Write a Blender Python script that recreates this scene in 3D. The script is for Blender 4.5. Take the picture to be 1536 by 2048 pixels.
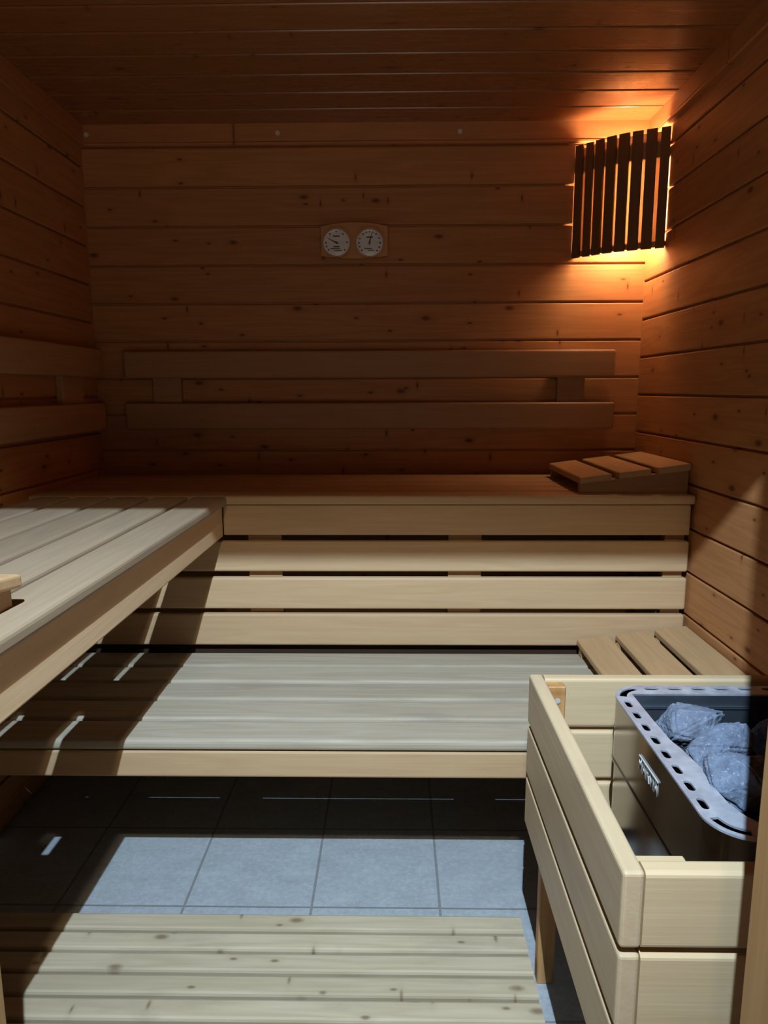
import bpy, bmesh, math, random
from mathutils import Vector, Matrix, noise, geometry

# ------------------------------------------------------------------ scene, camera, light
for o in list(bpy.data.objects): bpy.data.objects.remove(o)
SC = bpy.context.scene
COL = SC.collection
SC.view_settings.view_transform = 'Standard'
SC.view_settings.look = 'None'
SC.view_settings.exposure = 0.0
SC.view_settings.gamma = 1.0
SC.view_settings.use_curve_mapping = False

F_PX, PITCH, YAW, ROLL, CAM_H = 1419.4, 0.1691, -0.0159, 0.0028, 1.1903
fw = Vector((math.sin(YAW)*math.cos(PITCH), math.cos(YAW)*math.cos(PITCH), -math.sin(PITCH)))
rt = Vector((math.cos(YAW), -math.sin(YAW), 0.0)); dn = fw.cross(rt)
rt2 = rt*math.cos(ROLL) + dn*math.sin(ROLL); dn2 = dn*math.cos(ROLL) - rt*math.sin(ROLL)
cd = bpy.data.cameras.new('camera'); cam = bpy.data.objects.new('camera', cd); COL.objects.link(cam)
cd.sensor_fit = 'HORIZONTAL'; cd.sensor_width = 36.0; cd.lens = F_PX/1536.0*36.0
cd.clip_start = 0.01
up, bk = -dn2, -fw
cam.matrix_world = Matrix(((rt2.x, up.x, bk.x, 0), (rt2.y, up.y, bk.y, 0), (rt2.z, up.z, bk.z, CAM_H), (0, 0, 0, 1)))
SC.camera = cam

world = bpy.data.worlds.new('world'); SC.world = world; world.use_nodes = True
wn = world.node_tree.nodes; wl = world.node_tree.links
# world fill added to lift the upper walls: bright below the horizon, dark above
tc = wn.new('ShaderNodeTexCoord'); sx = wn.new('ShaderNodeSeparateXYZ'); mr = wn.new('ShaderNodeMapRange')
mr.inputs[1].default_value = 0.05; mr.inputs[2].default_value = -0.12; mr.inputs[3].default_value = 0.02; mr.inputs[4].default_value = 1.4
wl.new(tc.outputs['Generated'], sx.inputs[0]); wl.new(sx.outputs[2], mr.inputs[0]); wl.new(mr.outputs[0], wn['Background'].inputs[1])
wn['Background'].inputs[0].default_value = (1.0, 0.82, 0.68, 1)

COOL = (0.83, 1.12, 1.42)
def spot(name, loc, target, watts, half, blend, radius, color=None):
    l = bpy.data.lights.new(name, 'SPOT'); l.energy = watts; l.color = color or COOL
    l.spot_size = math.radians(2*half); l.spot_blend = blend; l.shadow_soft_size = radius
    o = bpy.data.objects.new(name, l); COL.objects.link(o); o.location = loc
    o.rotation_euler = (Vector(target)-Vector(loc)).to_track_quat('-Z', 'Y').to_euler()
    return o
# two downlights of the corridor ceiling, just outside the sauna door
spot('corridor_downlight', (-0.02, -0.11, 2.42), (0.0, 1.9, 0.40), 330, 40, 1.0, 0.007)
spot('corridor_downlight', (0.02, -0.20, 2.42), (0.0, 2.0, 0.55), 52, 40, 1.0, 0.03, (1.0, 0.80, 0.55))
BULB = 152.0        # radiance of the opal bulb behind the corner shade
BULB_COL = (0.92, 0.66, 0.40)

# ------------------------------------------------------------------ measures (metres)
XL, XR, YB, YF, ZC = -1.073, 0.867, 2.586, 0.55, 2.080
ZU, YU = 0.8915, 2.034        # upper benches: top, front of the back bench
ZLO, YLO = 0.415, 1.488       # lower bench
PIT = 0.1293                  # wall board pitch

# ------------------------------------------------------------------ helpers
def link(name, me, mats, parent=None):
    o = bpy.data.objects.new(name, me); COL.objects.link(o)
    for m in (mats if isinstance(mats, (list, tuple)) else [mats]): me.materials.append(m)
    if parent: o.parent = parent
    return o
def obj(name, bm, mat, parent=None, smooth=False):
    me = bpy.data.meshes.new(name); bm.to_mesh(me); bm.free()
    if smooth:
        me.polygons.foreach_set('use_smooth', [True]*len(me.polygons))
        me.set_sharp_from_angle(angle=math.radians(40))
    return link(name, me, mat, parent)
def add_box(bm, x0, x1, y0, y1, z0, z1, bev=0.0, seg=3, axes='xyz'):
    """box; bevels the edges running along the given axes"""
    r = bmesh.ops.create_cube(bm, size=1.0)
    vs = r['verts']
    for v in vs:
        v.co = Vector((x0 if v.co.x < 0 else x1, y0 if v.co.y < 0 else y1, z0 if v.co.z < 0 else z1))
    if bev > 0:
        es = set(e for v in vs for e in v.link_edges)
        sel = []
        for e in es:
            d = (e.verts[0].co - e.verts[1].co)
            a = 'xyz'[max(range(3), key=lambda i: abs(d[i]))]
            if a in axes: sel.append(e)
        bmesh.ops.bevel(bm, geom=sel, offset=bev, segments=seg, affect='EDGES', profile=0.5)
    return bm
def box(x0, x1, y0, y1, z0, z1, bev=0.0, seg=3, axes='xyz'):
    return add_box(bmesh.new(), x0, x1, y0, y1, z0, z1, bev, seg, axes)
def add_prism(bm, pts, axis, a0, a1):
    """polygon pts (2-D) extruded along axis"""
    def P(p, a):
        return {'x': (a, p[0], p[1]), 'y': (p[0], a, p[1]), 'z': (p[0], p[1], a)}[axis]
    A = [bm.verts.new(P(p, a0)) for p in pts]; B = [bm.verts.new(P(p, a1)) for p in pts]
    bm.faces.new(A); bm.faces.new(B[::-1])
    n = len(pts)
    for i in range(n): bm.faces.new((A[i], B[i], B[(i+1) % n], A[(i+1) % n]))
    bmesh.ops.recalc_face_normals(bm, faces=bm.faces[:])
    return bm
def add_cyl(bm, c, r, h, axis='z', seg=32, r2=None):
    m = Matrix.Translation(c)
    if axis == 'y': m = m @ Matrix.Rotation(math.pi/2, 4, 'X')
    if axis == 'x': m = m @ Matrix.Rotation(math.pi/2, 4, 'Y')
    bmesh.ops.create_cone(bm, cap_ends=True, segments=seg, radius1=r, radius2=r if r2 is None else r2, depth=h, matrix=m)
    return bm
def thing(name, label, cat, loc=(0, 0, 0), rotz=0.0, group=None, kind=None):
    o = bpy.data.objects.new(name, None); COL.objects.link(o)
    o.empty_display_size = 0.05
    o.location = loc; o.rotation_euler = (0, 0, rotz)
    return tag(o, label, cat, group, kind)
def tag(o, label, cat, group=None, kind=None):
    if label: o['label'] = label
    if cat: o['category'] = cat
    if group: o['group'] = group
    if kind: o['kind'] = kind
    return o
def dup(root, loc, rotz, label):
    r = root.copy(); COL.objects.link(r); r.location = loc; r.rotation_euler = (0, 0, rotz); r['label'] = label
    for ch in list(root.children):
        c = ch.copy(); COL.objects.link(c); c.parent = r
        for g in ch.children:
            d = g.copy(); COL.objects.link(d); d.parent = c
    return r
def to_mesh(o):
    dg = bpy.context.evaluated_depsgraph_get(); dg.update()
    me = bpy.data.meshes.new_from_object(o.evaluated_get(dg))
    d = o.data; bpy.data.objects.remove(o); bpy.data.curves.remove(d)
    return me
def flat_with_holes(loops, thick):
    """a sheet bounded by the first loop, with the others cut out"""
    cu = bpy.data.curves.new('sheet', 'CURVE'); cu.dimensions = '2D'; cu.fill_mode = 'BOTH'; cu.extrude = thick/2
    for L in loops:
        s = cu.splines.new('POLY'); s.points.add(len(L)-1); s.use_cyclic_u = True
        for p, q in zip(s.points, L): p.co = (q[0], q[1], 0, 1)
    o = bpy.data.objects.new('sheet', cu); COL.objects.link(o)
    return to_mesh(o)
def text_mesh(body, size, depth):
    cu = bpy.data.curves.new('lettering', 'FONT'); cu.body = body; cu.size = size; cu.extrude = depth/2
    cu.align_x = 'CENTER'; cu.align_y = 'CENTER'
    o = bpy.data.objects.new('lettering', cu); COL.objects.link(o)
    return to_mesh(o)
def rrect(x0, x1, y0, y1, r, n=8):
    out = []
    for cx, cy, a in ((x1-r, y1-r, 0), (x0+r, y1-r, 90), (x0+r, y0+r, 180), (x1-r, y0+r, 270)):
        for i in range(n+1):
            t = math.radians(a+90*i/n); out.append((cx+r*math.cos(t), cy+r*math.sin(t)))
    return out

# ------------------------------------------------------------------ materials
class G:
    def __init__(s, name):
        s.m = bpy.data.materials.new(name); s.m.use_nodes = True
        s.nt = s.m.node_tree; s.b = s.nt.nodes['Principled BSDF']
    def n(s, t, **k):
        q = s.nt.nodes.new(t)
        for a, v in k.items(): setattr(q, a, v)
        return q
    def put(s, sock, v):
        if hasattr(v, 'is_output'): s.nt.links.new(v, sock)
        else: sock.default_value = v
    def math(s, op, a, b=0.0, c=0.0, clamp=False):
        q = s.n('ShaderNodeMath', operation=op, use_clamp=clamp)
        for i, v in enumerate((a, b, c)): s.put(q.inputs[i], v)
        return q.outputs[0]
    def vmath(s, op, a, b):
        q = s.n('ShaderNodeVectorMath', operation=op); s.put(q.inputs[0], a); s.put(q.inputs[1], b); return q.outputs[0]
    def noise(s, v, scale, detail=3.0, rough=0.5):
        q = s.n('ShaderNodeTexNoise'); s.put(q.inputs['Vector'], v); q.inputs['Scale'].default_value = scale
        q.inputs['Detail'].default_value = detail; q.inputs['Roughness'].default_value = rough; return q.outputs['Fac']
    def ramp(s, f, a, b):
        q = s.n('ShaderNodeMapRange', clamp=True); s.put(q.inputs[0], f); q.inputs[1].default_value = a; q.inputs[2].default_value = b
        return q.outputs[0]
    def mix(s, f, a, b, mode='MIX'):
        q = s.n('ShaderNodeMix', data_type='RGBA', blend_type=mode)
        s.put(q.inputs[0], f); s.put(q.inputs[6], a if not isinstance(a, tuple) else (*a, 1)); s.put(q.inputs[7], b if not isinstance(b, tuple) else (*b, 1))
        return q.outputs[2]
    def bump(s, h, strength, dist=0.002):
        q = s.n('ShaderNodeBump'); q.inputs['Strength'].default_value = strength; q.inputs['Distance'].default_value = dist
        s.put(q.inputs['Height'], h); s.nt.links.new(q.outputs[0], s.b.inputs['Normal'])

def wood(name, light, dark, axis='x', rough=0.5, knots=0.0, knot_col=(0.085, 0.026, 0.008), board=None, tone=0.22, across=None,
         grain=0.55, spec=0.4, stain=0.0, coat=0.0, fine=0.35):
    g = G(name)
    co = g.n('ShaderNodeTexCoord').outputs['Object']
    rnd = g.n('ShaderNodeObjectInfo').outputs['Random']
    if board:
        ax, pitch, off = board
        sep = g.n('ShaderNodeSeparateXYZ'); g.put(sep.inputs[0], co)
        idx = g.math('FLOOR', g.math('DIVIDE', g.math('SUBTRACT', sep.outputs['XYZ'.index(ax.upper())], off), pitch))
        w = g.n('ShaderNodeTexWhiteNoise', noise_dimensions='1D'); g.put(w.inputs['W'], idx); rnd = w.outputs['Value']
    cmb = g.n('ShaderNodeCombineXYZ')
    for i, k in enumerate((37.0, 23.0, 51.0)): g.put(cmb.inputs[i], g.math('MULTIPLY', rnd, k))
    p = g.vmath('ADD', co, cmb.outputs[0])
    i = 'xyz'.index(axis)
    def sc(al, ac): v = [ac]*3; v[i] = al; return tuple(v)
    # growth rings: stretched noise bent by a broad one
    n1 = g.noise(g.vmath('MULTIPLY', p, sc(1.1, 16.0)), 1.0, 3.0)
    rings = g.math('FRACT', g.math('MULTIPLY', n1, 7.0))
    rings = g.math('ABSOLUTE', g.math('SUBTRACT', g.math('MULTIPLY', rings, 2.0), 1.0))
    n2 = g.noise(g.vmath('MULTIPLY', p, sc(4.0, 190.0)), 1.0, 2.0)
    n3 = g.noise(g.vmath('MULTIPLY', p, sc(1.6, 7.0)), 1.0, 2.0)
    f = g.math('ADD', g.math('MULTIPLY', rings, grain*0.55), g.math('MULTIPLY', n2, fine))
    f = g.math('ADD', f, g.math('MULTIPLY', g.math('SUBTRACT', n3, 0.3), 0.7*grain), clamp=True)
    c = g.mix(f, light, dark)
    tv = g.math('ADD', g.math('MULTIPLY', rnd, tone), 1.0-tone*0.5)
    cv = g.n('ShaderNodeCombineColor'); 
    for k in range(3): g.put(cv.inputs[k], tv)
    c = g.mix(1.0, c, cv.outputs[0], 'MULTIPLY')
    if stain > 0:
        s_ = g.ramp(g.noise(g.vmath('MULTIPLY', p, sc(3.0, 9.0)), 1.0, 5.0, 0.6), 0.56, 0.72)
        c = g.mix(g.math('MULTIPLY', s_, stain), c, (0.19, 0.165, 0.13))
    if knots > 0:
        ac_ = across or (board[0] if board else 'y'); sp3 = g.n('ShaderNodeSeparateXYZ'); g.put(sp3.inputs[0], p)
        c2 = g.n('ShaderNodeCombineXYZ'); g.put(c2.inputs[0], sp3.outputs['xyz'.index(axis)]); g.put(c2.inputs[1], sp3.outputs['xyz'.index(ac_)])
        for q, (al, ac, r0, r1) in enumerate(((4.0, 8.0, 0.03, 0.085), (7.5, 16.0, 0.03, 0.085), (13.0, 4.5, 0.015, 0.07))):
            vo = g.n('ShaderNodeTexVoronoi', feature='F1', voronoi_dimensions='2D')
            g.put(vo.inputs['Vector'], g.vmath('ADD', g.vmath('MULTIPLY', c2.outputs[0], (al, ac, 0.0)), (3.7*q, 1.3, 0.0))); vo.inputs['Scale'].default_value = 1.0
            vo.inputs['Randomness'].default_value = 1.0
            sp = g.n('ShaderNodeSeparateColor'); g.put(sp.inputs[0], vo.outputs['Color'])
            pick = g.math('GREATER_THAN', sp.outputs[0], 1.0-knots)
            d = g.math('ADD', vo.outputs['Distance'], g.math('MULTIPLY', g.math('SUBTRACT', n3, 0.5), 0.05))
            core = g.math('SUBTRACT', 1.0, g.ramp(d, r0, r1), clamp=True)
            halo = g.math('SUBTRACT', 1.0, g.ramp(d, r1, r1*2.6), clamp=True)
            c = g.mix(g.math('MULTIPLY', g.math('MULTIPLY', halo, pick), 0.35), c, dark)
            c = g.mix(g.math('MULTIPLY', g.math('MULTIPLY', core, pick), 0.85), c, knot_col)
    g.put(g.b.inputs['Base Color'], c)
    g.put(g.b.inputs['Roughness'], g.math('ADD', g.math('MULTIPLY', f, 0.18), rough-0.07))
    g.b.inputs['Specular IOR Level'].default_value = spec
    g.b.inputs['Coat Weight'].default_value = coat; g.b.inputs['Coat Roughness'].default_value = 0.28
    g.bump(g.math('ADD', n2, g.math('MULTIPLY', n1, 0.6)), 0.16, 0.0015)
    return g.m
def plain(name, col, rough=0.5, metal=0.0, spec=0.5, emit=None, strength=0.0):
    g = G(name)
    co = g.n('ShaderNodeTexCoord').outputs['Object']
    nz = g.noise(co, 60.0, 3.0)
    c = g.mix(g.math('MULTIPLY', nz, 0.25), col, tuple(v*0.7 for v in col))
    g.put(g.b.inputs['Base Color'], c); g.b.inputs['Roughness'].default_value = rough
    g.b.inputs['Metallic'].default_value = metal; g.b.inputs['Specular IOR Level'].default_value = spec
    if emit:
        g.b.inputs['Emission Color'].default_value = (*emit, 1); g.b.inputs['Emission Strength'].default_value = strength
    return g.m

PL, PD = (0.50, 0.230, 0.085), (0.31, 0.118, 0.038)       # aged pine boarding
ZS_B, ZS_R, ZS_L = 1.883, 1.562, 1.818                    # one board seam height on each wall
M_back = wood('pine_back', PL, PD, 'x', 0.55, 0.24, board=('z', PIT, ZS_B), spec=0.28)
M_right = wood('pine_right', PL, PD, 'y', 0.55, 0.24, board=('z', PIT, ZS_R), spec=0.28)
M_left = wood('pine_left', PL, PD, 'y', 0.55, 0.24, board=('z', PIT, ZS_L), spec=0.28)
M_front = wood('pine_front', PL, PD, 'x', 0.55, 0.24, board=('z', PIT, ZS_B), spec=0.28)
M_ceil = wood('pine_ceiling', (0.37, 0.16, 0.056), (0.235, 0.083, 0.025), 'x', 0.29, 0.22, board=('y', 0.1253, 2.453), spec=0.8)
M_trimx = wood('pine_trim_x', (0.47, 0.20, 0.07), PD, 'x', 0.42, 0.12)
M_trimy = wood('pine_trim_y', (0.47, 0.20, 0.07), PD, 'y', 0.42, 0.12)
BL, BD = (0.49, 0.335, 0.185), (0.38, 0.23, 0.115)       # pale abachi of the benches
M_bx = wood('bench_wood_x', BL, BD, 'x', 0.55, 0.0, grain=0.5, tone=0.14, spec=0.3, stain=0.10)
M_by = wood('bench_wood_y', BL, BD, 'y', 0.55, 0.0, grain=0.5, tone=0.14, spec=0.3, stain=0.12)
M_byl = wood('left_fascia_lit_wood', (0.68, 0.48, 0.28), (0.56, 0.36, 0.18), 'y', 0.55, 0.0, grain=0.5, tone=0.1, spec=0.3)  # bench wood lightened in place of side light on the left fascia
M_bz = wood('bench_wood_z', (0.46, 0.27, 0.12), BD, 'z', 0.55, 0.0, grain=0.5, tone=0.14, spec=0.3)
M_lowtop = wood('worn_bench_top', (0.42, 0.36, 0.27), (0.30, 0.245, 0.17), 'x', 0.6, 0.0, grain=0.75, tone=0.16, spec=0.25, stain=0.45)
M_lefttop = wood('worn_seat_wood', (0.33, 0.245, 0.16), (0.25, 0.17, 0.10), 'y', 0.6, 0.0, grain=0.6, tone=0.12, spec=0.25, stain=0.25)
M_uptop = wood('reddish_seat_wood', (0.56, 0.37, 0.21), (0.43, 0.25, 0.125), 'x', 0.6, 0.0, grain=0.6, tone=0.16, spec=0.25)
M_rest = wood('backrest_wood', (0.40, 0.22, 0.105), (0.29, 0.14, 0.06), 'x', 0.55, 0.0, grain=0.4, tone=0.12, spec=0.3)
M_resty = wood('backrest_wood_y', (0.42, 0.24, 0.115), (0.30, 0.15, 0.065), 'y', 0.55, 0.0, grain=0.4, tone=0.12, spec=0.3)
M_head = wood('headrest_wood', (0.50, 0.32, 0.16), (0.37, 0.21, 0.095), 'y', 0.55, 0.0, grain=0.5, tone=0.10, spec=0.3, stain=0.12)
M_headx = wood('headrest_panel_wood', (0.42, 0.25, 0.12), (0.31, 0.16, 0.07), 'x', 0.55, 0.0, grain=0.5, tone=0.10, spec=0.3)
M_gx = wood('guard_wood_x', (0.56, 0.42, 0.25), (0.46, 0.32, 0.17), 'x', 0.5, 0.0, grain=0.45, tone=0.08, spec=0.3, stain=0.08)
M_gy = wood('guard_wood_y', (0.56, 0.42, 0.26), (0.46, 0.33, 0.19), 'y', 0.5, 0.0, grain=0.5, tone=0.08, spec=0.3, stain=0.22)
M_post = wood('guard_post_pine', (0.52, 0.29, 0.115), (0.36, 0.17, 0.055), 'z', 0.5, 0.28, grain=0.9, tone=0.1, spec=0.3, stain=0.3)
M_duck = wood('duckboard_pine', (0.52, 0.435, 0.30), (0.38, 0.30, 0.19), 'x', 0.65, 0.45, knot_col=(0.17, 0.12, 0.07), grain=0.8, tone=0.10, spec=0.2, stain=0.35)
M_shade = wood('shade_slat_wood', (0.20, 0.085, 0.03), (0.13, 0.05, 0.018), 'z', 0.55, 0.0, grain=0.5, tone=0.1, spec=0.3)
M_gapshade = wood('gap_shade_wood', (0.045, 0.025, 0.014), (0.03, 0.015, 0.008), 'x', 0.7, 0.0, spec=0.1)  # near-black colour stands for the shade in the gap behind the bench
M_frame = wood('gauge_frame_wood', (0.53, 0.265, 0.095), (0.42, 0.19, 0.06), 'x', 0.45, 0.0, grain=0.6, tone=0.05, spec=0.4)
M_jamb = wood('door_frame_wood', (0.50, 0.30, 0.12), (0.38, 0.20, 0.075), 'z', 0.5, 0.0, grain=0.6, tone=0.06, spec=0.3)
M_bone = plain('ivory_plastic', (0.62, 0.55, 0.42), 0.4)
M_steel = plain('brushed_steel', (0.36, 0.34, 0.325), 0.17, 1.0)
M_liner = plain('blued_steel_liner', (0.20, 0.23, 0.27), 0.38, 0.9)
M_badge = plain('silver_badge', (0.62, 0.62, 0.60), 0.4, 0.35)
M_dark = plain('dark_metal', (0.03, 0.028, 0.026), 0.5, 0.6)
M_dial = plain('dial_face', (0.82, 0.78, 0.76), 0.5)
M_ink = plain('dial_ink', (0.035, 0.03, 0.03), 0.6)
M_brass = plain('dial_bezel', (0.40, 0.22, 0.09), 0.35, 0.6)
M_bulb = plain('opal_bulb', (0.9, 0.85, 0.8), 0.5, emit=BULB_COL, strength=BULB)
M_socket = plain('porcelain_socket', (0.7, 0.66, 0.6), 0.35)
def glass_mat():
    g = G('dial_glass'); out = g.nt.nodes['Material Output']
    tr = g.n('ShaderNodeBsdfTransparent'); gl = g.n('ShaderNodeBsdfGlossy'); gl.inputs['Roughness'].default_value = 0.06
    fr = g.n('ShaderNodeFresnel'); fr.inputs['IOR'].default_value = 1.45; mx = g.n('ShaderNodeMixShader')
    g.put(mx.inputs[0], fr.outputs[0]); g.nt.links.new(tr.outputs[0], mx.inputs[1]); g.nt.links.new(gl.outputs[0], mx.inputs[2])
    g.nt.links.new(mx.outputs[0], out.inputs['Surface'])
    return g.m
M_glass = glass_mat()
def diffuser_mat():  # translucent sheet added to tone down the glow between the slats
    g = G('lamp_slit_diffuser'); out = g.nt.nodes['Material Output']
    tr = g.n('ShaderNodeBsdfTranslucent'); tr.inputs[0].default_value = (0.17, 0.115, 0.07, 1)
    df = g.n('ShaderNodeBsdfDiffuse'); df.inputs[0].default_value = (0.35, 0.18, 0.08, 1); ad = g.n('ShaderNodeAddShader')
    g.nt.links.new(tr.outputs[0], ad.inputs[0]); g.nt.links.new(df.outputs[0], ad.inputs[1]); g.nt.links.new(ad.outputs[0], out.inputs['Surface'])
    return g.m
M_diffuser = diffuser_mat()
def rim_mat():
    g = G('stained_steel_rim')
    co = g.n('ShaderNodeTexCoord').outputs['Object']
    a = g.ramp(g.noise(co, 26.0, 5.0, 0.65), 0.38, 0.66)
    c = g.mix(a, (0.42, 0.44, 0.50), (0.60, 0.62, 0.66))
    g.put(g.b.inputs['Base Color'], c); g.b.inputs['Metallic'].default_value = 0.55
    g.put(g.b.inputs['Roughness'], g.math('ADD', g.math('MULTIPLY', a, 0.15), 0.42))
    g.bump(a, 0.1, 0.001)
    return g.m
M_rim = rim_mat()
def stone_mat():
    g = G('grey_sauna_stone')
    co = g.n('ShaderNodeTexCoord').outputs['Object']
    rnd = g.n('ShaderNodeObjectInfo').outputs['Random']
    a = g.noise(co, 22.0, 6.0, 0.7); b = g.noise(co, 160.0, 3.0, 0.7)
    c = g.mix(g.ramp(a, 0.35, 0.65), (0.10, 0.12, 0.165), (0.19, 0.22, 0.285))
    c = g.mix(g.ramp(b, 0.58, 0.74), c, (0.34, 0.37, 0.42))
    c = g.mix(g.ramp(b, 0.42, 0.30), c, (0.10, 0.115, 0.15))
    g.put(g.b.inputs['Base Color'], c); g.b.inputs['Roughness'].default_value = 0.95; g.b.inputs['Specular IOR Level'].default_value = 0.12
    g.bump(g.math('ADD', a, g.math('MULTIPLY', b, 0.6)), 0.6, 0.004)
    return g.m
M_stone = stone_mat()
TX, TY, TS = -0.4957, 1.779, 0.30
def tile_mat():
    g = G('grey_floor_tile')
    co = g.n('ShaderNodeTexCoord').outputs['Object']
    sep = g.n('ShaderNodeSeparateXYZ'); g.put(sep.inputs[0], co)
    u = g.math('DIVIDE', g.math('SUBTRACT', sep.outputs[0], TX), TS); v = g.math('DIVIDE', g.math('SUBTRACT', sep.outputs[1], TY), TS)
    def line(q):
        f = g.math('ABSOLUTE', g.math('SUBTRACT', g.math('FRACT', g.math('ADD', q, 0.5)), 0.5))
        return f
    d = g.math('MINIMUM', line(u), line(v))
    wob = g.math('MULTIPLY', g.math('SUBTRACT', g.noise(co, 40.0, 2.0), 0.5), 0.006)
    gr = g.math('SUBTRACT', 1.0, g.ramp(g.math('ADD', d, wob), 0.006, 0.012), clamp=True)
    n1 = g.noise(g.vmath('MULTIPLY', co, (10.0, 18.0, 10.0)), 1.0, 6.0, 0.65); n2 = g.noise(g.vmath('MULTIPLY', co, (70.0, 190.0, 70.0)), 1.0, 3.0, 0.6)
    w = g.n('ShaderNodeTexWhiteNoise', noise_dimensions='2D')
    cm = g.n('ShaderNodeCombineXYZ'); g.put(cm.inputs[0], g.math('FLOOR', u)); g.put(cm.inputs[1], g.math('FLOOR', v)); g.put(w.inputs['Vector'], cm.outputs[0])
    c = g.mix(g.ramp(n1, 0.3, 0.7), (0.28, 0.30, 0.31), (0.36, 0.385, 0.40))
    c = g.mix(g.math('MULTIPLY', g.ramp(n2, 0.60, 0.75), 0.45), c, (0.24, 0.24, 0.24))
    n4 = g.noise(co, 75.0, 4.0, 0.7)
    c = g.mix(g.math('MULTIPLY', g.ramp(n4, 0.5, 0.75), 0.5), c, (0.22, 0.23, 0.235))
    c = g.mix(g.math('MULTIPLY', g.ramp(n4, 0.48, 0.3), 0.4), c, (0.46, 0.48, 0.49))
    c = g.mix(g.math('MULTIPLY', w.outputs['Value'], 0.14), c, (0.30, 0.30, 0.29))
    c = g.mix(g.math('MULTIPLY', gr, 0.8), c, (0.17, 0.165, 0.155))
    g.put(g.b.inputs['Base Color'], c); g.b.inputs['Roughness'].default_value = 0.62; g.b.inputs['Specular IOR Level'].default_value = 0.3
    h = g.math('SUBTRACT', g.math('ADD', g.math('MULTIPLY', n2, 0.5), g.math('MULTIPLY', n1, 0.5)), g.math('MULTIPLY', gr, 1.5))
    g.bump(h, 0.45, 0.003)
    return g.m
M_tile = tile_mat()

# ------------------------------------------------------------------ room shell
def struct(name, bm, m, label, cat):
    return tag(obj(name, bm, m), label, cat, kind='structure')
def boards(axis, face, out, a0, a1, seam, pitch, b0, b1, extra=0.035):
    """boarded surface: axis 'x'/'y'/'z' is its normal, face the room side, out = +1/-1 away from the room"""
    bm = bmesh.new(); t = 0.012; gap = 0.0034
    def B(n0, n1, l0, l1, h0, h1, bev=0.0):
        n0, n1 = min(n0, n1), max(n0, n1)
        if axis == 'x': add_box(bm, n0, n1, l0, l1, h0, h1, bev, 2, 'y')
        elif axis == 'y': add_box(bm, l0, l1, n0, n1, h0, h1, bev, 2, 'x')
        else: add_box(bm, l0, l1, h0, h1, n0, n1, bev, 2, 'x')
    B(face+out*(t-0.001), face+out*(t+extra), a0, a1, b0, b1)
    k = math.floor((b0-seam)/pitch)
    while True:
        s0, s1 = seam+k*pitch, seam+(k+1)*pitch
        if s0 >= b1: break
        h0, h1 = max(s0+gap, b0), min(s1-gap, b1)
        if h1-h0 > 0.008: B(face, face+out*t, a0, a1, h0, h1, 0.0035)
        k += 1
    return bm
struct('floor', box(-1.6, 1.5, -0.9, YB+0.05, -0.05, 0.0), M_tile, 'pale grey square ceramic floor tiles under the benches', 'floor')
struct('wall_back', boards('y', YB, 1, XL-0.047, XR+0.047, ZS_B, PIT, 0.0, ZC), M_back, 'back wall of horizontal brown pine boards', 'wall')
struct('wall_right', boards('x', XR, 1, YF, YB, ZS_R, PIT, 0.0, ZC), M_right, 'right wall of horizontal pine boards beside the heater', 'wall')
struct('wall_left', boards('x', XL, -1, YF, YB, ZS_L, PIT, 0.0, ZC), M_left, 'left wall of horizontal pine boards behind the left bench', 'wall')
struct('ceiling', boards('z', ZC, 1, XL-0.047, XR+0.047, 2.453, 0.1253, YF-0.1, YB+0.047), M_ceil, 'low ceiling of varnished pine boards', 'ceiling')
XJ0, XJ1, ZL = -0.42, 0.302, 1.97
bm = bmesh.new()
for (a0, a1, b0, b1) in ((XL-0.047, XJ0-0.04, 0.0, ZC), (XJ1+0.04, XR+0.047, 0.0, ZC), (XJ0-0.04, XJ1+0.04, ZL+0.04, ZC)):
    q = boards('y', YF-0.005, -1, a0, a1, ZS_B, PIT, b0, b1, 0.06)
    me = bpy.data.meshes.new('tmp'); q.to_mesh(me); q.free(); bm.from_mesh(me); bpy.data.meshes.remove(me)
struct('wall_front', bm, M_front, 'front wall of pine boards around the door opening', 'wall')
door = thing('door_1', 'pale wooden door frame the photo is taken through', 'door frame', ((XJ0+XJ1)/2, 0.5, 0), kind='structure')
cx = (XJ0+XJ1)/2
obj('jamb', box(XJ0-0.04-cx, XJ0-cx, -0.05, 0.045, 0, ZL+0.04, 0.003, 2), M_jamb, door)
obj('jamb', box(XJ1-cx, XJ1+0.04-cx, -0.05, 0.045, 0, ZL+0.04, 0.003, 2), M_jamb, door)
obj('lintel', box(XJ0-cx, XJ1-cx, -0.05, 0.05, ZL, ZL+0.04, 0.003, 2), M_jamb, door)
# cornice strips: flat face with a small bead along the lower edge
ZT = 2.014
prof = [(0.0, ZC), (0.016, ZC), (0.016, ZT+0.014), (0.013, ZT+0.010), (0.019, ZT+0.006), (0.019, ZT+0.001), (0.014, ZT-0.002), (0.0, ZT-0.002)]
t1 = struct('trim_1', add_prism(bmesh.new(), [(YB-a, b) for a, b in prof], 'x', XL, XR), M_trimx, 'brown cornice strip along the top of the back wall', 'trim')
for x in (-1.046, -0.396, 0.218):
    bm = add_cyl(bmesh.new(), (x, YB-0.0175, 2.048), 0.008, 0.004, 'y', 16); obj('screw_cap', bm, M_bone, t1)
struct('trim_2', add_prism(bmesh.new(), [(XL+a, b) for a, b in prof], 'y', YF, YB-0.019), M_trimy, 'brown cornice strip along the top of the left wall', 'trim')
struct('trim_3', add_prism(bmesh.new(), [(XR-a, b) for a, b in prof], 'y', YF, YB-0.019), M_trimy, 'brown cornice strip along the top of the right wall', 'trim')

# ------------------------------------------------------------------ benches
TH = 0.026
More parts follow.
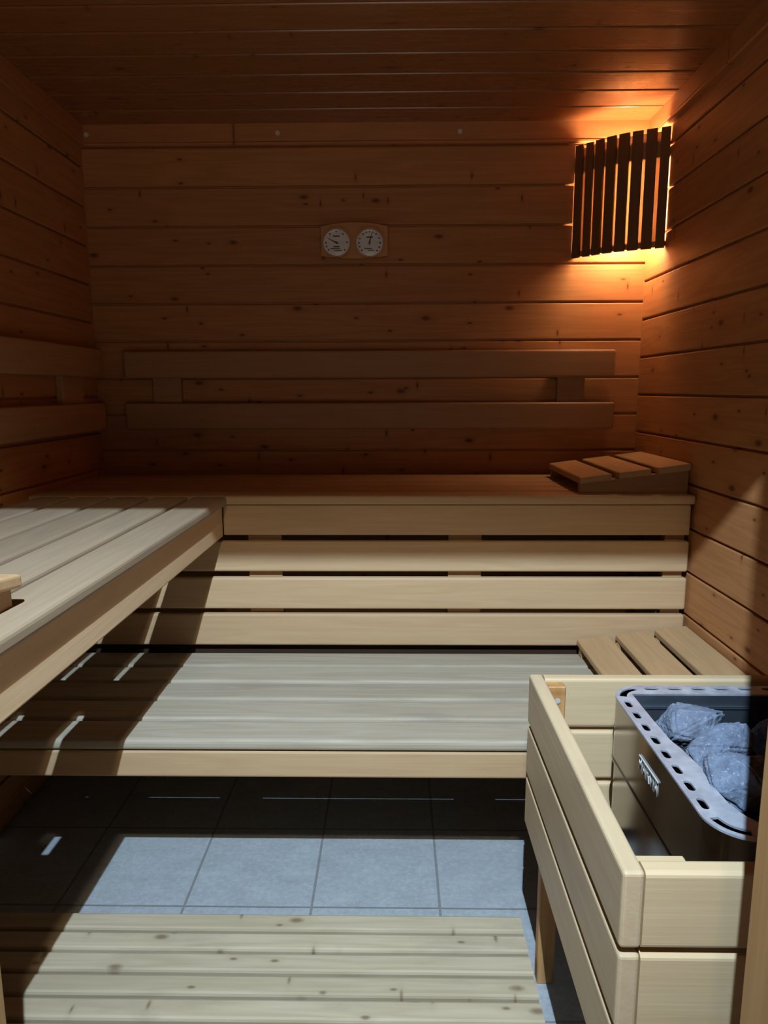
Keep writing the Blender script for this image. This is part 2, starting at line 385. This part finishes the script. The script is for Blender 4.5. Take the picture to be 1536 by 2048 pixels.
# upper bench along the back wall
ub = thing('sauna_bench', 'upper wooden bench along the back wall under the long backrest', 'bench', ((XL+XR)/2, YB, ZU), group='slatted sauna benches')
c0 = Vector(ub.location)
def L(root, x0, x1, y0, y1, z0, z1, *a):
    p = root.location
    return box(x0-p.x, x1-p.x, y0-p.y, y1-p.y, z0-p.z, z1-p.z, *a)
for k in range(5):
    y0 = YU-0.010+k*0.1125
    obj('slat', L(ub, XL+0.003, XR-0.004, y0, y0+0.0995, ZU-TH, ZU, 0.007, 3), M_uptop if k else M_bx, ub)
obj('fascia', L(ub, -0.503, XR-0.012, YU, YU+0.026, 0.774, ZU-TH-0.001, 0.004, 2), M_bx, ub)
for x in (-0.98, -0.42, 0.20, 0.80):
    obj('support', L(ub, x-0.03, x+0.03, YU+0.027, YB-0.002, 0.80, ZU-TH-0.0005), M_by, ub)
# upper bench along the left wall
lb = thing('sauna_bench', 'upper wooden bench along the left wall, nearest seat at the left', 'bench', (XL, 1.3, ZU), group='slatted sauna benches')
XLB = -0.504
for k in range(5):
    x1 = -0.485-k*0.1125
    obj('slat', L(lb, x1-0.0970, x1, YF+0.01, YU-0.018, ZU-TH, ZU, 0.008, 3), M_lefttop, lb)
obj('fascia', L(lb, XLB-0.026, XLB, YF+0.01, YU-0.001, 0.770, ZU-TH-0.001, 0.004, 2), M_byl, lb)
for y0, y1 in ((0.92, 1.028), (1.253, 1.387), (1.90, 2.0)):
    obj('support', L(lb, XL+0.003, XLB-0.027, y0, y1, 0.825, ZU-TH-0.0005), M_bx, lb)
obj('leg', L(lb, -0.549, -0.504, 0.745, 0.79, 0.0, 0.769, 0.003, 2), M_jamb, lb)
# lower bench
wb = thing('sauna_bench', 'low worn grey wooden bench step above the floor tiles', 'bench', ((XL+XR)/2, 1.76, ZLO), group='slatted sauna benches')
for k in range(5):
    y0 = YLO-0.004+k*0.1115
    obj('slat', L(wb, XL+0.003, XR-0.004, y0, y0+(0.0985 if k < 4 else 0.100), ZLO-TH, ZLO, 0.009, 3), M_lowtop, wb)
obj('fascia', L(wb, XL+0.003, XR-0.004, YLO, YLO+0.026, 0.322, ZLO-TH-0.003, 0.005, 2), M_bx, wb)
for x in (-0.72, -0.39, 0.195, 0.72):
    obj('support', L(wb, x-0.05, x+0.05, YLO+0.027, 2.03, 0.345, ZLO-TH-0.0005), M_by, wb)
obj('gap_blocker', L(wb, XL+0.003, XR-0.004, 2.066, 2.086, 0.33, 0.4255, 0.002, 1), M_gapshade, wb)  # strip added to block stray light and read as a shaded gap
# slatted skirt between the two
sk = thing('bench_skirt', 'three pale horizontal boards closing the space between the back benches', 'bench skirt', ((XL+XR)/2, 2.06, 0.42))
for z0, z1 in ((0.6625, 0.7545), (0.5475, 0.6450), (0.4335, 0.5325)):
    obj('slat', L(sk, XL+0.003, XR-0.008, 2.038, 2.062, z0, z1, 0.007, 3), M_bx, sk)
for x0, x1 in ((-1.02, -0.925), (-0.437, -0.338), (0.158, 0.256), (0.795, 0.852)):
    obj('batten', L(sk, x0, x1, 2.063, 2.088, 0.437, 0.7735), M_bz, sk)

# ------------------------------------------------------------------ backrests
br = thing('backrest', 'long two-slat wooden backrest on the back wall below the gauges', 'backrest', (-0.1, YB, 1.05), group='wall backrests')
for x0, x1, z0, z1 in ((-0.957, 0.768, 1.236, 1.330), (-0.960, 0.772, 1.056, 1.149)):
    obj('slat', L(br, x0, x1, YB-0.050, YB-0.024, z0, z1, 0.007, 3), M_rest, br)
for x0, x1 in ((-0.866, -0.764), (0.574, 0.671)):
    obj('batten', L(br, x0, x1, YB-0.0235, YB-0.0005, 1.075, 1.312, 0.002, 1), M_rest, br)
bl = thing('backrest', 'two-slat wooden backrest on the left wall above the left bench', 'backrest', (XL, 1.6, 1.05), group='wall backrests')
for y1, z0, z1 in ((2.519, 1.238, 1.336), (2.522, 1.056, 1.151)):
    obj('slat', L(bl, XL+0.024, XL+0.050, 0.78, y1, z0, z1, 0.007, 3), M_resty, bl)
for y0, y1 in ((0.92, 1.06), (2.26, 2.41)):
    obj('batten', L(bl, XL+0.0005, XL+0.0235, y0, y1, 1.075, 1.318, 0.002, 1), M_resty, bl)

# ------------------------------------------------------------------ headrests
HL = 0.43       # length of its slats (local y); the wedge rises along local x from 0 to 0.322
hr = thing('headrest', 'slatted wedge headrest on the upper bench in the right corner below the lamp', 'headrest', (0.540, 2.068, ZU+0.0005), group='wedge headrests')
def zt(x): return 0.046+x/0.322*0.042
for s0, s1 in ((0.0, 0.094), (0.114, 0.208), (0.228, 0.322)):
    bm = bmesh.new(); th = 0.020
    add_box(bm, s0, s1, 0.0, HL, 0, th, 0.005, 3)
    for v in bm.verts:
        v.co.z += zt(v.co.x)-th
    obj('slat', bm, M_head, hr)
for y0 in (0.016, HL-0.040):
    bm = add_prism(bmesh.new(), [(0.004, 0.0), (0.321, 0.0), (0.321, zt(0.321)-0.0205), (0.004, zt(0.004)-0.0205)], 'y', y0, y0+0.024)
    obj('side_panel', bm, M_headx, hr)
dup(hr, (0.540, 1.598, ZLO+0.0005), 0.0, 'slatted wedge headrest on the low bench behind the heater guard')
dup(hr, (-0.955, 0.962, ZU+0.0005), -math.pi/2, 'slatted wedge headrest on the left bench, cut by the photo edge')

# ------------------------------------------------------------------ gauges
gp = thing('wall_gauge', 'wooden plaque with two round white dials on the back wall', 'thermometer', (-0.140, YB, 1.6975))
W2, D = 0.1145, 0.026
top = [(-W2+2*W2*i/16, 0.049+0.013*(1-(2*i/16-1)**2)) for i in range(17)]
bot = [(W2-2*W2*i/16, -0.0475-0.009*(1-(2*i/16-1)**2)) for i in range(17)]
obj('frame', add_prism(bmesh.new(), top+bot, 'y', -D, -0.0005), M_frame, gp)
def dial(cx, cz, R, needle, marks, bars):
    bm = bmesh.new(); add_cyl(bm, (cx, -D-0.004, cz), R, 0.008, 'y', 48)
    old = set(bm.faces); y = -D-0.0080
    for a in marks:
        t = math.radians(a); add_cyl(bm, (cx+R*0.78*math.cos(t), y, cz+R*0.78*math.sin(t)), R*0.065, 0.001, 'y', 8)
    for (u, v, w, h) in bars: add_box(bm, cx+(u-w)*R, cx+(u+w)*R, y-0.0005, y+0.0005, cz+(v-h)*R, cz+(v+h)*R)
    for f in bm.faces:
        if f not in old: f.material_index = 1
    d = obj('dial', bm, [M_dial, M_ink], gp)
    ring = flat_with_holes([[(R*1.07*math.cos(t*math.tau/48), R*1.07*math.sin(t*math.tau/48)) for t in range(48)],
                            [(R*0.985*math.cos(t*math.tau/48), R*0.985*math.sin(t*math.tau/48)) for t in range(48)]], 0.012)
    ring.transform(Matrix.Translation((cx, -D-0.006, cz)) @ Matrix.Rotation(math.pi/2, 4, 'X'))
    link('bezel', ring, M_brass, d)
    t = math.radians(needle); bm = bmesh.new(); c, s = math.cos(t), math.sin(t)
    p = [(-0.15, 0.03), (0.0, 0.05), (0.72, 0.012), (0.72, -0.012), (0.0, -0.05), (-0.15, -0.03)]
    add_prism(bm, [(cx+R*(a*c-b*s), cz+R*(a*s+b*c)) for a, b in p], 'y', y-0.0022, y-0.0012)
    add_cyl(bm, (cx, y-0.0018, cz), R*0.07, 0.003, 'y', 12)
    obj('needle', bm, M_ink, d)
    bm = bmesh.new(); bmesh.ops.create_uvsphere(bm, u_segments=32, v_segments=12, radius=R*0.97, matrix=Matrix.Translation((cx, -D-0.0118, cz)) @ Matrix.Diagonal((1, 0.0035/R, 1, 1)))
    obj('glass', bm, M_glass, d, True)
dial(-0.0610, -0.006, 0.0465, 154, (200, 180, 128, 90, 52, 2, -40, -140), ((0.0, 0.46, 0.24, 0.05), (0.0, -0.28, 0.22, 0.045), (-0.1, -0.42, 0.34, 0.03), (0.1, -0.55, 0.3, 0.025)))
dial(0.0525, -0.007, 0.0465, 76, (222, 200, 180, 157, 128, 108, 90, 72, 52, 25, 0, -24, -45), ((0.0, 0.40, 0.24, 0.05), (-0.1, -0.40, 0.28, 0.03), (0.12, -0.52, 0.24, 0.025)))

# ------------------------------------------------------------------ corner lamp with slatted shade
lamp = thing('corner_lamp', 'slatted wooden corner lamp glowing between back and right wall', 'lamp', (XR-0.10, YB-0.08, 1.64))
lo = Vector(lamp.location)
arcp = [(0.612, 2.575), (0.640, 2.546), (0.664, 2.521), (0.692, 2.491), (0.724, 2.465), (0.760, 2.443), (0.798, 2.423), (0.838, 2.405)]
arce = [(0.627, 2.560), (0.655, 2.534), (0.681, 2.504), (0.712, 2.475), (0.747, 2.450), (0.784, 2.431), (0.822, 2.412), (0.861, 2.396)]
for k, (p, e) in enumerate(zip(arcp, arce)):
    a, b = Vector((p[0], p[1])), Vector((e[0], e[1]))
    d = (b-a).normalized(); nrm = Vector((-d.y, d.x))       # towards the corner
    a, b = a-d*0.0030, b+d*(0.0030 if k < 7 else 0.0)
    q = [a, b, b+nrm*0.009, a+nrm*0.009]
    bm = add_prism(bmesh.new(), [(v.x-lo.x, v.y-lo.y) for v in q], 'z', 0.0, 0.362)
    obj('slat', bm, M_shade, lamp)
def strip(off0, off1, z0, z1):
    ctr = [((Vector(p)+Vector(e))/2) for p, e in zip(arcp, arce)]
    ctr[0] = Vector(arcp[0]); ctr[-1] = Vector(arce[-1])
    ins, outs = [], []
    for i, c in enumerate(ctr):
        d = (ctr[min(i+1, 7)]-ctr[max(i-1, 0)]).normalized(); n = Vector((-d.y, d.x))
        ins.append(c+n*off0); outs.append(c+n*off1)
    return add_prism(bmesh.new(), [(v.x-lo.x, v.y-lo.y) for v in ins+outs[::-1]], 'z', z0, z1)
dif = obj('slit_diffuser', strip(0.0092, 0.0097, 0.004, 0.352), M_diffuser, lamp); dif['label'] = 'added translucent diffuser sheet behind the slats'  # added so the slits glow evenly and hide the bulb
obj('cross_strip', strip(0.0105, 0.019, 0.275, 0.322), M_shade, lamp)
obj('cross_strip', strip(0.0105, 0.016, 0.008, 0.024), M_shade, lamp)
bm = bmesh.new(); add_cyl(bm, (0.060, -0.010, 0.18), 0.03, 0.05, 'x', 24); add_box(bm, 0.030, 0.0995, -0.016, -0.004, 0.172, 0.188)
obj('lamp_socket', bm, M_socket, lamp, True)
bm = bmesh.new(); bmesh.ops.create_uvsphere(bm, u_segments=24, v_segments=16, radius=0.026, matrix=Matrix.Translation((0.010, -0.010, 0.0)))
for v in bm.verts: v.co.z += 0.285 if v.co.z > 0.001 else 0.058
obj('bulb', bm, M_bulb, lamp, True)

# ------------------------------------------------------------------ duckboard
db = thing('duckboard', 'pale knotty pine duckboard lying on the floor tiles at the doorway', 'duckboard', (-0.33, 1.0, 0.0))
k = 0
y1 = 1.408
while y1 > 0.86:
    obj('slat', L(db, -0.95, 0.277, y1-0.0465, y1, 0.020, 0.040, 0.006, 2, 'x'), M_duck, db)
    y1 -= 0.0562
for x in (-0.90, -0.33, 0.22):
    obj('runner', L(db, x-0.02, x+0.02, 0.815, 1.40, 0.0, 0.0195), M_duck, db)

# ------------------------------------------------------------------ heater guard
GX, GY0, GY1, GZ = 0.2615, 0.736, 1.318, 0.645
gd = thing('heater_guard', 'pale wooden rail guard boxed around the heater', 'heater guard', (GX, GY0, 0.0))
for k in range(3):
    z1 = GZ-k*0.108; z0 = z1-0.0992
    obj('rail', L(gd, GX, GX+0.0258, GY0, GY1, z0, z1, 0.005, 3), M_gy, gd)
    obj('rail', L(gd, GX+0.0260, XR-0.003, GY0, GY0+0.0258, z0, z1, 0.006, 3, 'x'), M_gx, gd)
    obj('rail', L(gd, GX+0.0260, XR-0.003, GY1-0.0258, GY1, z0, z1, 0.006, 3, 'x'), M_gx, gd)
po = obj('post', L(gd, 0.2878, 0.322, GY1-0.0520, GY1-0.0262, 0.0, 0.640, 0.002, 1), M_post, gd)
bm = add_cyl(bmesh.new(), (0.307-GX, GY1-0.0525-GY0, 0.612), 0.005, 0.002, 'y', 12); obj('screw', bm, M_badge, po)
obj('post', L(gd, 0.2880, 0.352, GY0+0.0262, GY0+0.054, 0.0, 0.630, 0.002, 1), M_gx, gd)
for y0 in (GY1-0.0580, GY0+0.0262):
    obj('post', L(gd, XR-0.05, XR-0.003, y0, y0+0.03, 0.0, 0.63, 0.002, 1), M_post, gd)

# ------------------------------------------------------------------ heater
HX0, HX1, HY0, HY1, HZ = 0.394, 0.800, 0.789, 1.246, 0.650
ht = thing('sauna_heater', 'steel electric sauna heater with slotted rim inside the wooden guard', 'heater', ((HX0+HX1)/2, (HY0+HY1)/2, 0.0))
ho = Vector(ht.location); hw, hl = (HX1-HX0)/2, (HY1-HY0)/2; RC = 0.055
def shell(x, y, r, z0, z1, t=0.002):
    a, b = rrect(-x, x, -y, y, r, 10), rrect(-x+t, x-t, -y+t, y-t, max(r-t, 0.002), 10)
    me = flat_with_holes([a, b], z1-z0); me.transform(Matrix.Translation((0, 0, (z0+z1)/2))); return me
link('casing', shell(hw, hl, RC, 0.535, HZ-0.0015), M_steel, ht)
link('lower_casing', shell(hw-0.003, hl-0.003, RC-0.003, 0.17, 0.545), M_steel, ht)
link('bottom_lip', shell(hw+0.002, hl+0.002, RC+0.002, 0.531, 0.5345, 0.004), M_steel, ht)
rw = 0.036
inner = [(hw-rw, hl-rw), (-hw+rw-0.004, hl-rw), (-hw+rw-0.003, 0.10), (-hw+rw, 0.02), (-hw+rw+0.006, -0.005), (-hw+rw+0.012, -0.055),
         (-hw+rw+0.017, -0.085), (-hw+rw+0.008, -0.100), (-hw+rw+0.011, -0.150), (-hw+rw+0.018, -0.175), (-hw+rw+0.030, -hl+rw-0.002), (-hw+rw+0.040, -hl+rw), (hw-rw, -hl+rw)]
loops = [rrect(-hw-0.001, hw+0.001, -hl-0.001, hl+0.001, RC+0.001, 12), inner]
def slot(cx, cy, l, w, ang):
    pts = []
    for sx in (1, -1):
        for i in range(7):
            t = math.radians(-90+180*i/6); pts.append((sx*((l-w)/2+w/2*math.cos(t)), sx*w/2*math.sin(t)))
    c, s = math.cos(ang), math.sin(ang)
    return [(cx+a*c-b*s, cy+a*s+b*c) for a, b in pts]
so = 0.0125
n = 8
for i in range(n):
    y = -hl+RC+0.022+(2*hl-2*RC-0.044)*i/(n-1)
    loops.append(slot(-hw+so, y, 0.026, 0.0105, math.pi/2)); loops.append(slot(hw-so, y, 0.026, 0.0105, math.pi/2))
n = 7
for i in range(n):
    x = -hw+RC+0.020+(2*hw-2*RC-0.040)*i/(n-1)
    loops.append(slot(x, hl-so, 0.026, 0.0105, 0)); loops.append(slot(x, -hl+so, 0.026, 0.0105, 0))
for sx, sy, a in ((-1, 1, 90), (-1, -1, 180), (1, 1, 0), (1, -1, 270)):
    cx_, cy_ = sx*(hw-RC), sy*(hl-RC); r0, r1 = RC-so-0.006, RC-so+0.006
    ts = [math.radians(a+12+66*i/9) for i in range(10)]
    loops.append([(cx_+r1*math.cos(t), cy_+r1*math.sin(t)) for t in ts]+[(cx_+r0*math.cos(t), cy_+r0*math.sin(t)) for t in reversed(ts)])
rim = flat_with_holes(loops, 0.003); rim.transform(Matrix.Translation((0, 0, HZ)))
link('rim', rim, M_rim, ht)
# stone compartment: inner walls with a ledge and a floor
bm = bmesh.new()
for x, y, z0, z1 in ((hw-rw, hl-rw, HZ-0.022, HZ-0.0015), (hw-rw-0.005, hl-rw-0.005, HZ-0.26, HZ-0.022)):
    for (a0, a1, b0, b1) in ((-x-0.002, -x, -y, y), (x, x+0.002, -y, y), (-x, x, -y-0.002, -y), (-x, x, y, y+0.002)):
        add_box(bm, a0, a1, b0, b1, z0, z1)
add_box(bm, -hw+rw, hw-rw, hl-rw-0.007, hl-rw, HZ-0.024, HZ-0.022)
add_box(bm, -hw+rw, -hw+rw+0.007, -hl+rw, hl-rw, HZ-0.024, HZ-0.022)
add_box(bm, -hw+rw, hw-rw, -hl+rw, hl-rw, HZ-0.262, HZ-0.26)
obj('stone_compartment', bm, M_liner, ht)
bm = bmesh.new()
for sx in (-1, 1):
    for sy in (-1, 1): 
        q = box(sx*(hw-0.06)-0.012, sx*(hw-0.06)+0.012, sy*(hl-0.06)-0.012, sy*(hl-0.06)+0.012, 0.0, 0.175)
        obj('leg', q, M_dark, ht)
bm.free()
obj('base_plate', box(-hw+0.004, hw-0.004, -hl+0.03, hl-0.03, 0.169, 0.172), M_dark, ht)
# raised maker's badge on the room-facing side
bt = text_mesh('HARVIA', 0.034, 0.0012)
xs = [v.co.x for v in bt.vertices]; ys = [v.co.y for v in bt.vertices]
bt.transform(Matrix.Translation((-(min(xs)+max(xs))/2, -(min(ys)+max(ys))/2, 0)))
bt.transform(Matrix.Diagonal((0.082/(max(xs)-min(xs)), 0.0235/(max(ys)-min(ys)), 1.0, 1.0)))
bm = bmesh.new(); bm.from_mesh(bt); add_box(bm, -0.041, 0.041, 0.0112, 0.0132, -0.0006, 0.0016); bm.to_mesh(bt); bm.free()
bt.transform(Matrix.Translation((-hw-0.0009, 1.024-ho.y, 0.600)) @ Matrix.Rotation(-math.pi/2, 4, 'Z') @ Matrix.Rotation(math.pi/2, 4, 'X'))
bd = link('maker_badge', bt, M_badge, ht); bd['label'] = 'raised silver lettering'

# ------------------------------------------------------------------ stones
def rock(seed, rx, ry, rz, n=12, rough=0.06):
    rng = random.Random(seed); bm = bmesh.new()
    for i in range(n):
        z = 1-2*(i+0.5)/n; a = i*2.39996+seed; r = math.sqrt(1-z*z); k = rng.uniform(0.78, 1.16)
        bm.verts.new(Vector((r*math.cos(a), r*math.sin(a), z))*k)
    h = bmesh.ops.convex_hull(bm, input=bm.verts[:])
    junk = [e for e in h['geom_interior'] if isinstance(e, bmesh.types.BMVert)]
    if junk: bmesh.ops.delete(bm, geom=junk, context='VERTS')
    bmesh.ops.bevel(bm, geom=bm.edges[:], offset=0.06, segments=2, affect='EDGES', clamp_overlap=True)
    bmesh.ops.triangulate(bm, faces=bm.faces[:])
    for _ in range(4):
        long = [e for e in bm.edges if e.calc_length() > 0.075]
        if not long: break
        bmesh.ops.subdivide_edges(bm, edges=long, cuts=1); bmesh.ops.triangulate(bm, faces=[f for f in bm.faces if len(f.verts) > 3])
    off = Vector((seed*3.1, seed*1.7, seed*0.9))
    for v in bm.verts:
        d = v.co.normalized()
        v.co += d*(rough*noise.fractal(v.co*2.2+off, 1.0, 2.0, 5)+0.022*noise.fractal(v.co*11+off, 0.9, 2.0, 3))
        v.co = Vector((v.co.x*rx, v.co.y*ry, v.co.z*rz))
    bmesh.ops.recalc_face_normals(bm, faces=bm.faces[:])
    me = bpy.data.meshes.new('sauna_stone'); bm.to_mesh(me); bm.free()
    me.polygons.foreach_set('use_smooth', [True]*len(me.polygons))
    return me
def stone(seed, loc, r, rot, label, me=None):
    o = link('sauna_stone', rock(seed, *r), M_stone)
    o.location = loc; o.rotation_euler = rot
    return tag(o, label, 'stone', 'sauna stones on the heater')
stone(3, (0.505, 1.152, 0.614), (0.078, 0.056, 0.054), (0.1, -0.1, 0.25), 'rough speckled grey stone at the far end of the heater')
stone(8, (0.520, 1.050, 0.634), (0.076, 0.045, 0.047), (0.15, -0.25, 0.45), 'smooth pale stone leaning in the middle of the pile')
stone(17, (0.486, 0.930, 0.638), (0.057, 0.066, 0.054), (-0.1, 0.1, -0.3), 'pale blue-grey stone nearest the heater front corner')
DK = 'dark sauna stone in the shaded right half of the heater'
for s, loc in enumerate(((0.642, 1.125, 0.612), (0.630, 0.985, 0.615), (0.580, 0.868, 0.605), (0.722, 1.045, 0.610), (0.722, 0.905, 0.605), (0.723, 1.160, 0.600))):
    stone(30+s, loc, (0.050, 0.048, 0.042), (s, s*2.0, s*0.7), DK)
UN = 'lower sauna stone half buried under the pale ones'
for s, loc in enumerate(((0.478, 1.04, 0.540), (0.580, 1.14, 0.530), (0.590, 1.03, 0.528), (0.482, 0.868, 0.545), (0.585, 0.92, 0.528))):
    stone(50+s, loc, (0.046, 0.046, 0.042), (s*1.3, s*0.4, s), UN)
